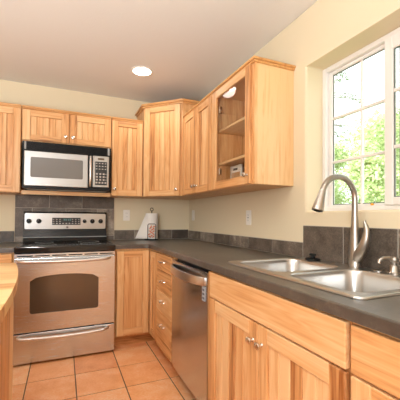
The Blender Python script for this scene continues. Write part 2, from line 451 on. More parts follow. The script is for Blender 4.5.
def crown(F, parent, u0, u1, d, z=ZT, h=.024, ends=(0, 0), back=.0):
    m = MB(F)
    m.box(u0-ends[0]*.012, u1+ends[1]*.012, back, d+.012, z-.004, z+h*.45, .003, 'u', tn(.1))
    m.box(u0-ends[0]*.022, u1+ends[1]*.022, back, d+.022, z+h*.4, z+h, .005, 'u', tn(.1), 2)
    m.build('crown', 'crown', parent)
def wall_cab(F, u0, u1, z0, z1, label, cat='wall cabinet', name='wall_cabinet', ends=(0, 0)):
    r = thing(name, label, cat, F((u0+u1)/2, .15, z0))
    MB(F).box(u0+.0008, u1-.0008, .001, .297, z0, z1, .0015, 'z', tn(.1)).build('body', 'wood', r)
    crown(F, r, u0+.001, u1-.001, .297, z1, ends=ends, back=.001); return r
DU = .2975
# ------------------------------------------------------------------ wall cabinets
r = wall_cab(BACK, -2.46, -1.6985, ZB, ZT, 'tall wooden wall cabinet left of the microwave')
shaker(BACK, r, -2.07, -1.703, ZB+.004, ZT-.008, DU, (-2.04, 1.425)); shaker(BACK, r, -2.455, -2.075, ZB+.004, ZT-.008, DU, (-2.105, 1.425))
r = wall_cab(BACK, -1.6965, -.9355, 1.808, ZT, 'short two-door wooden wall cabinet above the microwave')
shaker(BACK, r, -1.692, -1.3155, 1.828, ZT-.008, DU, (-1.345, 1.882), st=.062, rb=.05)
shaker(BACK, r, -1.3105, -.94, 1.828, ZT-.008, DU, (-1.282, 1.882), st=.062, rb=.05)
r = wall_cab(BACK, -.9335, -.6225, ZB, ZT, 'narrow single-door wooden wall cabinet right of the microwave')
shaker(BACK, r, -.929, -.632, ZB+.004, ZT-.008, DU, (-.903, 1.428))

def corner_wall_cabinet():
    z1 = 2.258
    r = thing('corner_wall_cabinet', 'taller diagonal wooden corner wall cabinet with one wide door', 'corner cabinet', (-.3, -.3, ZB))
    P = [(-.001, -.001), (-.620, -.001), (-.620, -.315), (-.315, -.620), (-.001, -.620)]
    MB().prism(P, ZB, z1, 'z', 0, 'z', .0).build('body', 'wood', r)
    hw = .2155
    shaker(DIAG, r, -hw+.02, hw-.02, ZB+.004, z1-.012, .001, (hw-.05, 1.425), st=.06, rt=.055)
    def grow(o): return [(-.001, -.001), (-.620-o, -.001), (-.620-o, -.315-o*.41), (-.315-o*.41, -.620-o), (-.001, -.620-o)]
    m = MB(); m.prism(grow(.012), z1-.006, z1+.014, 'z', 0, 'u'); m.prism(grow(.026), z1+.012, z1+.03, 'z', 0, 'u')
    m.build('crown', 'crown', r)
corner_wall_cabinet()
r = wall_cab(RIGHT, .6225, 1.2575, ZB, ZT, 'two-door wooden wall cabinet between the corner and the glass door')
shaker(RIGHT, r, .630, .943, ZB+.004, ZT-.008, DU, (.917, 1.428)); shaker(RIGHT, r, .947, 1.252, ZB+.004, ZT-.008, DU, (.975, 1.428))

def glass_cabinet():
    u0, u1 = 1.2595, 1.828; z0, z1 = ZB, ZT
    r = thing('glass_door_cabinet', 'wooden wall cabinet with a glass door, nearest the window', 'wall cabinet', RIGHT((u0+u1)/2, .15, z0))
    m = MB(RIGHT)
    m.box(u1-.018, u1, .001, .277, z0, z1, .0015, 'z', -.5); m.build('side_panel', 'wood', r)
    MB(RIGHT).box(u0, u0+.018, .001, .277, z0, z1, .0015, 'z', 0).build('side_panel', 'wood', r)
    m = MB(RIGHT); m.box(u0+.018, u1-.018, .001, .010, z0+.018, z1-.018, 0, 'z', .1); m.box(u0+.018, u1-.018, .001, .277, z0, z0+.018, .001, 'u', 0)
    m.box(u0+.018, u1-.018, .001, .277, z1-.018, z1, .001, 'u', 0); m.build('carcass_interior', 'wood_in', r)
    m = MB(RIGHT); rect_frame(m, u0, u1, z0, z1, .035, .032, .035, .03, .2775, .297, .001); m.build('face_frame', 'wood', r)
    for z in (1.566, 1.818): MB(RIGHT).box(u0+.02, u1-.02, .012, .262, z-.009, z+.009, .002, 'u', 0).build('shelf', 'shelf', r)
    a, c, e, f = u0+.008, u1-.028, z0+.004, z1-.006
    m = MB(RIGHT); st = .058
    m.box(a, a+st+.012, DU, DU+.02, e, f, .003, 'z', tn()); m.box(c-st+.004, c, DU, DU+.02, e, f, .003, 'z', tn())
    m.box(a+st+.012, c-st+.004, DU, DU+.02, e, e+.056, .002, 'u', tn()); m.box(a+st+.012, c-st+.004, DU, DU+.02, f-.052, f, .002, 'u', tn())
    d = m.build('door', 'wood', r)
    MB(RIGHT).box(a+st+.006, c-st+.01, DU+.007, DU+.010, e+.05, f-.046, 0).build('glass_pane', 'cabglass', d)
    knob(RIGHT, c-.026, DU+.02, 1.422, d)
    for z in (1.50, 1.96):
        h = MB(RIGHT); h.box(a+st+.013, a+st+.030, DU-.024, DU-.002, z-.025, z+.025, .003); h.build('hinge', 'nickel_knob', d)
    crown(RIGHT, r, u0+.001, u1, .297, z1, ends=(0, 1), back=.001)
    # small solid frame added inside, standing for a reflection in the glass
    k = thing('reflected_card', 'small white card frame added behind the glass cabinet door for a reflection', 'frame', RIGHT(1.39, .17, z0+.0185))
    m = MB(RIGHT); rect_frame(m, 1.312, 1.468, z0+.0185, z0+.186, .013, .013, .013, .052, .165, .178, .001); m.build('border', 'card', k)
    MB(RIGHT).box(1.324, 1.456, .168, .174, z0+.03, z0+.14, 0).build('picture', 'wood_in', k)
    MB(RIGHT).box(1.358, 1.422, .176, .1795, z0+.148, z0+.166, .001).build('nameplate', 'amber', k)
glass_cabinet()
# rail under the microwave
tag(MB(BACK).box(-1.6965, -.9355, .262, .282, 1.352, 1.388, .002, 'u', -.3).build('wooden_rail', 'wood'), 'narrow wooden rail running under the microwave between wall cabinets', 'rail')

# ------------------------------------------------------------------ base cabinets
BD = .608; BZ0, BZ1 = .102, .8755
def corner_base():
    r = thing('corner_base_cabinet', 'wooden corner base cabinet with a folding two-leaf door beside the range', 'base cabinet', (-.45, -.45, 0))
    P = [(-.012, -.012), (-.9365, -.012), (-.9365, -BD), (-BD, -BD), (-BD, -.858), (-.012, -.858)]
    MB().prism(P, BZ0, BZ1, 'z', 0, 'z', 0).build('body', 'wood', r)
    K = [(-.012, -.012), (-.934, -.012), (-.934, -.545), (-.545, -.545), (-.545, -.858), (-.012, -.858)]
    MB().prism(K, .001, BZ0, 'z', 0, 'u', .25).build('toe_kick', 'wood', r)
    shaker(BACK, r, -.918, -.633, BZ0+.012, BZ1-.018, BD+.0005, st=.06, pw=.5, sg=.05)
    shaker(RIGHT, r, .6315, .856, BZ0+.008, BZ1-.018, BD+.0005, st=.055)
corner_base()
def drawer_base():
    u0, u1 = .8595, 1.2575
    r = thing('drawer_base_cabinet', 'wooden base cabinet with a stack of four drawers beside the dishwasher', 'base cabinet', RIGHT((u0+u1)/2, .3, 0))
    MB(RIGHT).box(u0, u1, .012, BD, BZ0, BZ1, .001, 'z', 0).build('body', 'wood', r)
    MB(RIGHT).box(u0, u1, .012, .545, .001, BZ0, 0, 'u', .25).build('toe_kick', 'wood', r)
    zs = [(.733, .862), (.563, .729), (.403, .559), (.19, .399)]
    hz = (.803, .652, .492, .304)
    for (a, b), h in zip(zs, hz):
        d = slabfront(RIGHT, r, u0+.003, u1-.010, a, b, BD+.0005); bar_pull(RIGHT, (u0+u1)/2, BD+.0205, h, d)
    slabfront(RIGHT, r, u0+.003, u1-.010, BZ0+.001, .186, BD+.0005, 'lower_panel')
drawer_base()
def sink_base():
    u0, u1 = 1.888, 2.7945
    r = thing('sink_base_cabinet', 'wide two-door wooden base cabinet under the sink', 'base cabinet', RIGHT((u0+u1)/2, .3, 0))
    m = MB(RIGHT); m.box(u0, u0+.018, .012, BD-.02, BZ0, BZ1, 0, 'z'); m.box(u1-.018, u1, .012, BD-.02, BZ0, BZ1, 0, 'z'); m.box(u0+.018, u1-.018, .012, BD-.02, BZ0, BZ0+.018, 0, 'u')
    rect_frame(m, u0, u1, BZ0, BZ1, .04, .04, .04, .03, BD-.02, BD, 0); m.box(u0+.04, u1-.04, BD-.02, BD, .70, .745, 0, 'u'); m.box((u0+u1)/2-.03, (u0+u1)/2+.03, BD-.02, BD, BZ0+.04, .70, 0)
    m.build('body', 'wood', r)
    MB(RIGHT).box(u0, u1, .5, .545, .001, BZ0, 0, 'u', .25).build('toe_kick', 'wood', r)
    slabfront(RIGHT, r, u0+.016, u1-.006, .733, .866, BD+.0005, 'false_front')
    mid = 2.357
    shaker(RIGHT, r, u0+.018, mid-.002, BZ0+.008, .726, BD+.0005, (mid-.032, .652), st=.062, rt=.062, pw=.062, sg=.42)
    shaker(RIGHT, r, mid+.002, u1-.006, BZ0+.008, .726, BD+.0005, (mid+.030, .652), st=.062, rt=.062, pw=.062, sg=.42)
sink_base()
def near_base():
    u0, u1 = 2.7965, 3.42
    r = thing('near_base_cabinet', 'wooden base cabinet nearest the camera at the right of the sink base', 'base cabinet', RIGHT((u0+u1)/2, .3, 0))
    MB(RIGHT).box(u0, u1, .012, BD, BZ0, BZ1, .001, 'z', 0).build('body', 'wood', r)
    MB(RIGHT).box(u0, u1, .012, .545, .001, BZ0, 0, 'u', .25).build('toe_kick', 'wood', r)
    d = slabfront(RIGHT, r, u0+.008, u1-.01, .733, .864, BD+.0005); bar_pull(RIGHT, (u0+u1)/2, BD+.0205, .80, d)
    shaker(RIGHT, r, u0+.008, u1-.01, BZ0+.008, .726, BD+.0005, (u1-.05, .652), st=.062, rt=.062, pw=.062, sg=.42)
near_base()
def left_base():
    u0, u1 = -2.30, -1.7015
    r = thing('left_base_cabinet', 'wooden base cabinet left of the range, mostly behind the island', 'base cabinet', BACK((u0+u1)/2, .3, 0))
    MB(BACK).box(u0, u1, .012, BD, BZ0, BZ1, .001, 'z', 0).build('body', 'wood', r)
    MB(BACK).box(u0, u1, .012, .545, .001, BZ0, 0, 'u', .25).build('toe_kick', 'wood', r)
    d = slabfront(BACK, r, u0+.008, u1-.012, .733, .866, BD+.0005); bar_pull(BACK, (u0+u1)/2, BD+.0205, .80, d)
    shaker(BACK, r, u0+.008, u1-.012, BZ0+.008, .726, BD+.0005, (u0+.05, .66))
left_base()

# ------------------------------------------------------------------ countertops
CO = .636
SU0, SU1, SD0, SD1 = 1.94, 2.775, .03, .553      # sink outline
def arc(c, r, a0, a1, n): return [(c[0]+r*math.cos(a0+(a1-a0)*i/n), c[1]+r*math.sin(a0+(a1-a0)*i/n)) for i in range(n+1)]
def rrect(u0, u1, d0, d1, r, n=6):
    return arc((u1-r, d1-r), r, 0, PI/2, n)+arc((u0+r, d1-r), r, PI/2, PI, n)+arc((u0+r, d0+r), r, PI, 1.5*PI, n)+arc((u1-r, d0+r), r, 1.5*PI, 2*PI, n)
def counters():
    e = .0115
    # in RIGHT coordinates: u = -y, d = -x
    inner = arc((CO+.05, CO+.05), .05, 1.5*PI, PI, 5)
    out = [(e, e), (3.42, e), (3.42, CO)]+[(p[0], p[1]) for p in [(CO+.05, CO)]+inner[1:-1]+[(CO, CO+.05)]]+[(CO, .9355), (e, .9355)]
    m = MB(RIGHT); m.slab(out, [rrect(SU0+.012, SU1-.012, SD0+.012, SD1-.012, .04)], .8765, .914, 'z', .005, 'u')
    tag(m.build('countertop', 'counter'), 'long dark L-shaped countertop around the corner and the sink', 'countertop')
    m = MB(BACK); m.slab([(-2.305, .0125), (-1.7005, .0125), (-1.7005, CO), (-2.305, CO)], [], .8765, .914, 'z', .005, 'u')
    tag(m.build('countertop', 'counter'), 'short dark countertop left of the range', 'countertop')
counters()

# ------------------------------------------------------------------ sink
def sink():
    r = thing('kitchen_sink', 'stainless steel double-bowl sink set into the dark counter under the window', 'sink', RIGHT((SU0+SU1)/2, .3, .70))
    bowls = [(1.972, 2.338, .118, .518), (2.378, 2.743, .118, .518)]
    bl = [rrect(a, b, c, d, .065, 7) for a, b, c, d in bowls]
    m = MB(RIGHT); m.slab(rrect(SU0, SU1, SD0, SD1, .035), bl, .9148, .9235, 'z', .006, 'u')
    m.build('rim', 'sink', r)
    for (a, b, c, d), loop in zip(bowls, bl):
        bm = bmesh.new(); rings = []
        steps = [(0, .923, 0), (.003, .916, 0), (.006, .90, 0), (.016, .79, 0), (.022, .757, 0), (.034, .742, 0), (.06, .735, 0)]
        for ins, z, _ in steps:
            k = rrect(a+ins, b-ins, c+ins, d-ins, max(.02, .065-ins*.5), 7); rings.append([bm.verts.new((p[0], p[1], z)) for p in k])
        n = len(rings[0])
        for A, B in zip(rings, rings[1:]):
            for i in range(n): bm.faces.new((A[i], A[(i+1) % n], B[(i+1) % n], B[i]))
        bm.faces.new(rings[-1])
        mm = MB(RIGHT); mm._bm(bm, grain='u', smooth=True); o = mm.build('bowl', 'sink', r, smooth=True)
        md = o.modifiers.new('thickness', 'SOLIDIFY'); md.thickness = .0015; md.offset = 0
        cu, cd = (a+b)/2, (c+d)/2
        MB(RIGHT).lathe([(.045, 0), (.045, .003), (.036, .004), (.034, .001), (.012, .001), (.012, .006), (.001, .007)], (cu, cd, .7357), (0, 0, 1), 20).build('drain', 'chrome', o)
sink()
def faucet():
    bx, by, z = .068, 2.345, .924
    r = thing('kitchen_faucet', 'tall brushed nickel gooseneck faucet behind the sink', 'faucet', RIGHT(by, bx, z))
    m = MB(RIGHT)
    m.lathe([(.030, 0), (.031, .006), (.029, .012), (.0275, .03), (.026, .09), (.0215, .15), (.0165, .21), (.0145, .25), (.0135, .29)], (by, bx, z), (0, 0, 1), 20)
    m.build('base_column', 'nickel', r)
    pts = []; rad = []
    zc = 1.250; R = .104
    pts.append((by, bx, 1.20)); rad.append(.0136)
    for i in range(19):
        a = PI*i/18*.92
        pts.append((by, bx+R-R*math.cos(a), zc+R*math.sin(a)*.97)); rad.append(.0135)
    m = MB(RIGHT); m.tube(pts, rad, 14); m.build('spout', 'nickel', r)
    e = Vector(pts[-1]); dr = (Vector(pts[-1])-Vector(pts[-2])).normalized(); dr = (dr+Vector((0, .0, 0))).normalized()
    m = MB(RIGHT); m.lathe([(.0150, -.004), (.0165, .008), (.0195, .036), (.0235, .066), (.0255, .084), (.0245, .090), (.016, .091)], e, dr, 18); h = m.build('spray_head', 'nickel', r)
    MB(RIGHT).lathe([(.0155, .0912), (.015, .093), (.001, .093)], e, dr, 16).build('nozzle', 'black', h)
    # lever: leaves the column low on the near side, sweeps out and up
    m = MB(RIGHT)
    P = [(by+.002, bx, .955), (by+.020, bx, .980), (by+.038, bx, 1.006), (by+.052, bx, 1.034), (by+.061, bx, 1.064), (by+.064, bx, 1.094), (by+.061, bx, 1.120), (by+.052, bx, 1.145)]
    m.tube(P, [.026, .027, .026, .023, .0185, .0145, .011, .006], 14, 1.0); m.build('lever', 'nickel', r)
faucet()
def soap():
    u, d, z = 2.552, .085, .924
    r = thing('soap_dispenser', 'nickel soap dispenser pump at the right rear corner of the sink', 'soap dispenser', RIGHT(u, d, z))
    MB(RIGHT).lathe([(.024, 0), (.024, .006), (.018, .012), (.0165, .035), (.013, .04), (.0085, .042), (.0085, .052)], (u, d, z), (0, 0, 1), 18).build('base', 'nickel', r)
    m = MB(RIGHT); m.lathe([(.0125, .05), (.0155, .055), (.0155, .066), (.012, .071), (.001, .072)], (u, d, z), (0, 0, 1), 16)
    m.tube([(u, d, z+.062), (u-.008, d+.022, z+.068), (u-.016, d+.045, z+.067), (u-.021, d+.060, z+.058), (u-.022, d+.064, z+.046)], [.009, .0085, .008, .0075, .006], 10)
    m.build('pump_head', 'nickel', r)
soap()
def stopper():
    r = thing('sink_stopper', 'black rubber sink stopper lying at the left rear corner of the sink', 'sink stopper', RIGHT(2.085, .085, .924))
    MB(RIGHT).lathe([(.040, 0), (.043, .004), (.040, .009), (.022, .013)], (2.085, .085, .924), (0, 0, 1), 24).build('disc', 'black', r)
    MB(RIGHT).lathe([(.013, .012), (.012, .022), (.019, .026), (.020, .034), (.016, .037), (.001, .037)], (2.085, .085, .924), (0, 0, 1), 18).build('grip', 'black', r)
    r = thing('hole_cover', 'small flat metal hole cover on the sink rim beside the faucet', 'hole cover', RIGHT(2.468, .07, .924))
    MB(RIGHT).lathe([(.026, 0), (.026, .003), (.021, .006), (.001, .007)], (2.468, .07, .924), (0, 0, 1), 20).build('cap', 'nickel', r)
stopper()

# ------------------------------------------------------------------ range
def kitchen_range():
    x0, x1 = -1.6985, -.9385; c = (x0+x1)/2
    r = thing('kitchen_range', 'freestanding stainless steel electric range with black cooktop', 'range', (c, -.33, 0))
    MB(BACK).box(x0+.002, x1-.002, .03, .63, .012, .868, .003).build('body', 'black', r)
    for a in (x0+.05, x1-.05):
        for b in (.08, .58): MB(BACK).lathe([(.016, 0), (.016, .014)], (a, b, 0), (0, 0, 1), 10).build('foot', 'black', r)
    ct = MB(BACK).box(x0, x1, .035, .668, .869, .920, .008, seg=2).build('cooktop', 'blackgloss', r)
    for (a, b, R) in ((c-.19, .50, .105), (c+.19, .50, .085), (c-.19, .24, .075), (c+.19, .24, .095)):
        m = MB(BACK); m.lathe([(R, 0), (R, .0006), (R-.004, .0006), (R-.004, 0)], (a, b, .920), (0, 0, 1), 40, cap=False)
        m.build('burner_ring', 'grey', ct)
    # backguard
    bg = MB(BACK).prism([(.02, .921), (.115, .921), (.10, .955), (.078, 1.03), (.078, 1.195), (.07, 1.203), (.02, 1.203)], x0+.002, x1-.006, 'u', 0).build('backguard', 'black_enamel', r)
    MB(BACK).box(x0+.004, x1-.008, .09, .112, .955, .963, .002).build('trim_line', 'grey', bg)
    pts = [(p[0], p[1]) for p in rrect(x0+.012, x1-.016, 1.036, 1.188, .014, 5)]
    cp = MB(BACK).prism(pts, .0785, .084, 'd', 0).build('control_panel', 'steel_mw', bg)
    for x, R in ((-1.650, .0225), (-1.567, .0225), (-1.157, .019), (-1.083, .0225), (-1.003, .0225)):
        k = MB(BACK).lathe([(R, 0), (R*.96, .012), (R*.8, .016), (.001, .017)], (x, .084, 1.112), (0, 1, 0), 20)
        k.box(x-.004, x+.004, .099, .110, 1.112-R*.8, 1.112+R*.8, .002); k = k.build('control_knob', 'black', r)
        MB(BACK).box(x-.0012, x+.0012, .1095, .1106, 1.112+R*.3, 1.112+R*.75, 0).build('pointer', 'button', k)
    dp = MB(BACK).box(-1.452, -1.196, .0842, .0856, 1.076, 1.146, .001).build('display', 'display', r)
    m = MB(BACK)
    for x in (-1.345, -1.328, -1.306, -1.289): m.box(x-.005, x+.005, .0856, .0862, 1.118, 1.136, 0)
    m.build('digits', 'cyan', dp)
    m = MB(BACK)
    for i in range(9):
        x = -1.44+i*.0285
        m.box(x-.007, x+.007, .0856, .0862, 1.086, 1.094, 0)
        if not 2 < i < 6: m.box(x-.006, x+.006, .0856, .0862, 1.108, 1.114, 0); m.box(x-.006, x+.006, .0856, .0862, 1.128, 1.133, 0)
    m.build('buttons', 'button', dp)
    bd = MB(BACK).lathe([(.011, 0), (.011, .0015), (.001, .0016)], (-1.317, .084, 1.052), (0, 1, 0), 20).build('badge', 'black', r)
    m = MB(BACK); m.tube([(-1.317+.008*math.cos(t*PI/8), .0858, 1.052+.008*math.sin(t*PI/8)) for t in range(17)], .0007, 6, cap=False)
    m.tube([(-1.3155, .0858, 1.0555), (-1.319, .0858, 1.0570), (-1.3222, .0858, 1.052), (-1.319, .0858, 1.0475), (-1.3165, .0858, 1.0505)], .0008, 6)
    m.tube([(-1.312, .0858, 1.0570), (-1.3150, .0858, 1.0525), (-1.3115, .0858, 1.047), (-1.310, .0858, 1.0485)], .0008, 6)
    m.build('badge_mark', 'button', bd)
    # vent strip with slots
    st = MB(BACK).box(x0+.002, x1-.002, .63, .662, .832, .866, .003).build('vent_strip', 'steel', r)
    L = x1-x0-.03
    for i in range(6):
        a = x0+.015+L*i/6; MB(BACK).box(a+.008, a+L/6-.008, .655, .6626, .842, .851, 0).build('vent_slot', 'dark', st)
    # oven door with arched window opening
    z0, z1 = .256, .830
    wx0, wx1, wz0, wz1 = -1.585, -1.075, .398, .690
    hole = arc((wx0+.02, wz0+.02), .02, PI, 1.5*PI, 4)+arc((wx1-.02, wz0+.02), .02, 1.5*PI, 2*PI, 4)
    top = []
    for i in range(13):
        f = i/12; top.append((wx1-(wx1-wx0)*f, wz1-.028+.034*math.sin(PI*f)**.6 if 0 < f < 1 else wz1-.04))
    hole = hole+top
    m = MB(BACK); m.slab(rrect(x0+.002, x1-.002, z0, z1, .006, 2), [hole], .632, .672, 'd', .005)
    od = m.build('oven_door', 'steel', r)
    MB(BACK).box(wx0-.01, wx1+.01, .650, .667, wz0-.01, wz1+.012, 0).build('oven_window', 'ovenglass', od)
    def handle(z, zc, d, parent, R, xa, xb):
        m = MB(BACK); P = []
        for i in range(25):
            f = i/24; e = min(f, 1-f)/.08
            e = 1 if e >= 1 else math.sqrt(max(0, 1-(1-e)**2))
            P.append((xa+(xb-xa)*f, .67+d*e, z+(zc-z)*math.sin(PI*f)))
        m.tube(P, R, 12, 1.0); m.build('handle', 'chrome_soft', parent)
    handle(.812, .803, .052, od, .0125, x0+.030, x1-.045)
    dr = MB(BACK).box(x0+.002, x1-.002, .632, .668, .020, .248, .005, seg=2).build('storage_drawer', 'steel', r)
    handle(.222, .211, .042, dr, .0115, x0+.035, x1-.055)
M['chrome_soft'] = plain('satin_handle', (.72, .70, .68, 1), .28, 1)
kitchen_range()

# ------------------------------------------------------------------ microwave
def microwave():
    x0, x1 = -1.6815, -.9485; z0, z1 = 1.398, 1.805
    r = thing('microwave_oven', 'stainless and black microwave oven mounted over the range', 'microwave', ((x0+x1)/2, -.2, z0))
    MB(BACK).box(x0, x1, .014, .375, z0, z1-.001, .003).build('body', 'black', r)
    MB(BACK).box(x0+.03, x1-.03, .06, .33, z0-.005, z0-.0002, .001).build('underside_filter', 'grey', r)
    g = MB(BACK); 
    for i in range(7): g.box(x0+.035, x1-.035, .375, .394, 1.7345+i*.0096, 1.7345+i*.0096+.0052, .001)
    g.box(x0, x1, .3755, .385, 1.728, z1-.002, 0)
    gr = g.build('vent_grille', 'black', r)
    for a, b in ((x0+.016, x0+.030), (x1-.030, x1-.012)): MB(BACK).box(a, b, .385, .396, 1.732, z1-.006, .003).build('end_cap', 'grey', gr)
    # door
    dz0, dz1 = 1.420, 1.719; a, b = x0+.016, -1.152
    m = MB(BACK); m.slab(rrect(a, b, dz0, dz1, .006, 3), [rrect(-1.617, -1.195, 1.494, 1.668, .012, 4)], .376, .400, 'd', .004)
    d = m.build('door', 'steel_mw', r)
    MB(BACK).box(-1.627, -1.185, .378, .396, 1.484, 1.678, 0).build('door_window', 'mwglass', d)
    m = MB(BACK); P = []
    for i in range(15):
        f = i/14; P.append((-1.132, .388+.034*math.sin(PI*f)**.5, 1.436+(1.712-1.436)*f))
    m.tube(P, .0105, 12); m.build('handle', 'chrome_soft', d)
    # control panel
    cp = MB(BACK).box(-1.112, x1-.018, .376, .399, 1.430, 1.722, .004).build('control_panel', 'steel_mw', r)
    kp = MB(BACK).box(-1.090, -.984, .3992, .4008, 1.450, 1.668, .0005).build('keypad', 'display', r)
    MB(BACK).box(-1.066, -1.010, .3992, .4010, 1.684, 1.702, .0005).build('display', 'amber', cp)
    def key(a, b, c, e): MB(BACK).box(a, b, .4009, .4014, c, e, 0).build('key', 'button', kp)
    for j in range(3):
        for i in range(4):
            x = -1.077+i*.0265; key(x-.007, x+.006, 1.648-j*.026, 1.655-j*.026)
    for j in range(4):
        for i in range(3 if j < 3 else 4):
            x = -1.074+i*.030 if j < 3 else -1.077+i*.0265; key(x-.008, x+.008, 1.547-j*.027, 1.561-j*.027)
        if j < 3: key(-.998, -.989, 1.551-j*.027, 1.557-j*.027)
    MB(BACK).box(x0, x1, .375, .392, z0+.002, 1.417, .002).build('lower_strip', 'black', r)
microwave()

# ------------------------------------------------------------------ dishwasher
def dishwasher():
    u0, u1 = 1.2635, 1.866
    r = thing('dishwasher', 'stainless steel dishwasher with a bowed handle beside the sink cabinet', 'dishwasher', RIGHT((u0+u1)/2, .3, 0))
    MB(RIGHT).box(u0, u1+.012, .02, .585, .10, .872, .002).build('body', 'black', r)
    MB(RIGHT).box(u0, u1+.012, .02, .55, .001, .10, 0).build('toe_panel', 'black', r)
    m = MB(RIGHT); n = 12; P = [(u0, .588), (u1, .588)]
    for i in range(n+1):
        f = i/n; P.append((u1-(u1-u0)*f, .624+.010*math.sin(PI*f)))
    m.prism(P, .105, .852, 'z', .003); d = m.build('door', 'steel_dw', r)
    MB(RIGHT).box(u1+.0015, u1+.0105, .585, .618, .10, .862, .001, 'z', .2).build('side_trim', 'crown', r)
    m = MB(RIGHT); o_, i_ = [], []
    for i in range(21):
        f = i/20; s = math.sin(PI*f)**.55; u = u0+.012+(u1-u0-.034)*f
        o_.append((u, .632+.052*s)); i_.append((u, .620+.050*s))
    m.prism(o_+i_[::-1], .775, .822, 'z', .004, smooth=True); m.build('handle', 'chrome_soft', d)
    lb = MB(RIGHT).box(1.806, 1.846, .6255, .6295, .690, .770, 0).build('label', 'label', r)
    m = MB(RIGHT)
    for i in range(3): m.box(1.812, 1.840, .6295, .630, .699+i*.023, .711+i*.023, 0)
    m.build('print', 'labelink', lb)
dishwasher()

# ------------------------------------------------------------------ island
def island():
    r = thing('kitchen_island', 'wooden island with a butcher block top at the left edge', 'island', (-2.05, -2.4, 0))
    E = [(-1.577, -1.548), (-1.562, -1.64), (-1.545, -1.75), (-1.530, -1.86), (-1.519, -1.97), (-1.507, -2.12), (-1.499, -2.3), (-1.496, -2.5), (-1.495, -3.25)]
    def xr(y):
        for (xa, ya), (xb, yb) in zip(E, E[1:]):
            if yb <= y <= ya: return xa+(xb-xa)*(ya-y)/(ya-yb)
        return -1.495
    m = MB(); ys = [-1.548, -1.65, -1.75, -1.85, -1.95, -2.05, -2.125, -2.23, -2.33, -2.43, -2.53, -2.65, -2.77, -2.9, -3.03, -3.16, -3.25]
    for i, (a, b) in enumerate(zip(ys, ys[1:])):
        mid = (a+b)/2
        right = [(xr(a), a), (xr(mid), mid), (xr(b), b)]
        if i == 0: right = [(xr(a)-.012, a), (xr(a)-.002, a-.008)]+right[1:]
        m.prism([(-2.6, b), (-2.6, a)]+right, .876, .914, 'z', 0, 'u', tn(.32))
    m.build('butcher_block_top', 'block', r)
    m = MB(); x = -1.566; m.box(-2.54, x, -3.2, -1.75, .09, .8755, .003, 'z', -.1)
    m.build('body', 'wood', r)
    m = MB(); y = -1.7495
    n = 14
    for i in range(n):
        a = -1.752-i*.103; b = a-.102
        m.box(x+.0005, x+.007, b, a, .092, .872, .0022, 'z', tn(.4))
    m.build('side_planks', 'wood', r)
    MB().box(-2.5, -1.62, -3.15, -1.8, .001, .0895, 0, 'u', .3).build('toe_kick', 'wood', r)
island()

# ------------------------------------------------------------------ small things
def towel():
    c = (-.478, -.118); z = .9145
    h = thing('paper_towel_holder', 'black wire paper towel holder with an orange leaf ornament', 'paper towel holder', (c[0], c[1], z))
    MB().lathe([(.076, 0), (.078, .004), (.072, .010), (.006, .011)], (c[0], c[1], z), (0, 0, 1), 28).build('base', 'black', h)
    m = MB(); m.tube([(c[0], c[1], z+.01), (c[0], c[1], z+.315)], .005, 8)
    R = .016; zz = z+.327
    m.tube([(c[0]+R*math.sin(t*PI/8), c[1], zz-R*math.cos(t*PI/8)) for t in range(17)], .0035, 8, cap=False); m.build('rod', 'black', h)
    # ornamental front panel (towards the camera)
    D = Vector((-1.352-c[0], -3.433-c[1], 0)).normalized(); U = Vector((-D.y, D.x, 0))
    if U.x < 0: U = -U
    F = Frame((c[0]+D.x*.086, c[1]+D.y*.086, z), U, D)
    m = MB(F); a, b, t = -.040, .043, .172
    m.tube([(a, 0, .004), (a, 0, t-.01), (a+.01, 0, t), (b-.01, 0, t), (b, 0, t-.01), (b, 0, .004)], .0035, 8)
    m.tube([(a, 0, .006), (b, 0, .006)], .003, 8)
    m.tube([(a, 0, .004), (a, -.03, .004)], .003, 8); m.tube([(b, 0, .004), (b, -.03, .004)], .003, 8)
    g = m.build('front_frame', 'black', h)
    m = MB(F)
    for (u, w, rot) in ((-.012, .128, .7), (.020, .120, -.6), (.004, .108, .5), (-.018, .092, -.7), (.022, .092, .6), (.000, .076, -.5), (-.022, .062, .6), (.018, .062, -.8), (.002, .046, .7), (-.020, .034, -.5), (.020, .036, .6), (-.004, .142, 1.3), (.024, .140, .4)):
        L = .0155; dx, dz = math.cos(rot)*L, math.sin(rot)*L
        P = [(u+dx*k-dz*.25*(1-k*k), .001, w+dz*k+dx*.25*(1-k*k)) for k in (-1, -.6, -.2, .2, .6, 1)]
        m.tube(P, [.001, .0042, .0052, .0052, .0042, .001], 8)
    m.build('leaf_ornament', 'orange', g)
    r = thing('paper_towel_roll', 'white paper towel roll with a loose sheet hanging to the left', 'paper towel roll', (c[0], c[1], z+.0115))
    MB().lathe([(.021, .012), (.064, .012), (.066, .014), (.066, .283), (.064, .285), (.021, .285), (.021, .012)], (c[0], c[1], z), (0, 0, 1), 36, cap=False).build('roll', 'paper', r)
    # loose sheet: leaves the roll's front-left side, its lower corner pulled out to the left
    F2 = Frame((c[0], c[1], z), U, D); bm = bmesh.new(); g = []
    nu, nv = 10, 8
    for j in range(nv+1):
        v = j/nv; row = []
        zz = .013+.27*v; reach = .175-.115*v
        for i in range(nu+1):
            f = i/nu
            u = .0-reach*f; d = .0672*math.sqrt(max(0, 1-(min(1, f*1.15))**2))*(1-.3*f)+.004*math.sin(f*5+v*2)*f
            d = max(d, .03*(1-f))
            row.append(bm.verts.new((u, d+.001, zz)))
        g.append(row)
    for j in range(nv):
        for i in range(nu): bm.faces.new((g[j][i], g[j][i+1], g[j+1][i+1], g[j+1][i]))
    m = MB(F2); m._bm(bm, smooth=True); o = m.build('loose_sheet', 'paper', r)
    md = o.modifiers.new('thickness', 'SOLIDIFY'); md.thickness = .0008
towel()
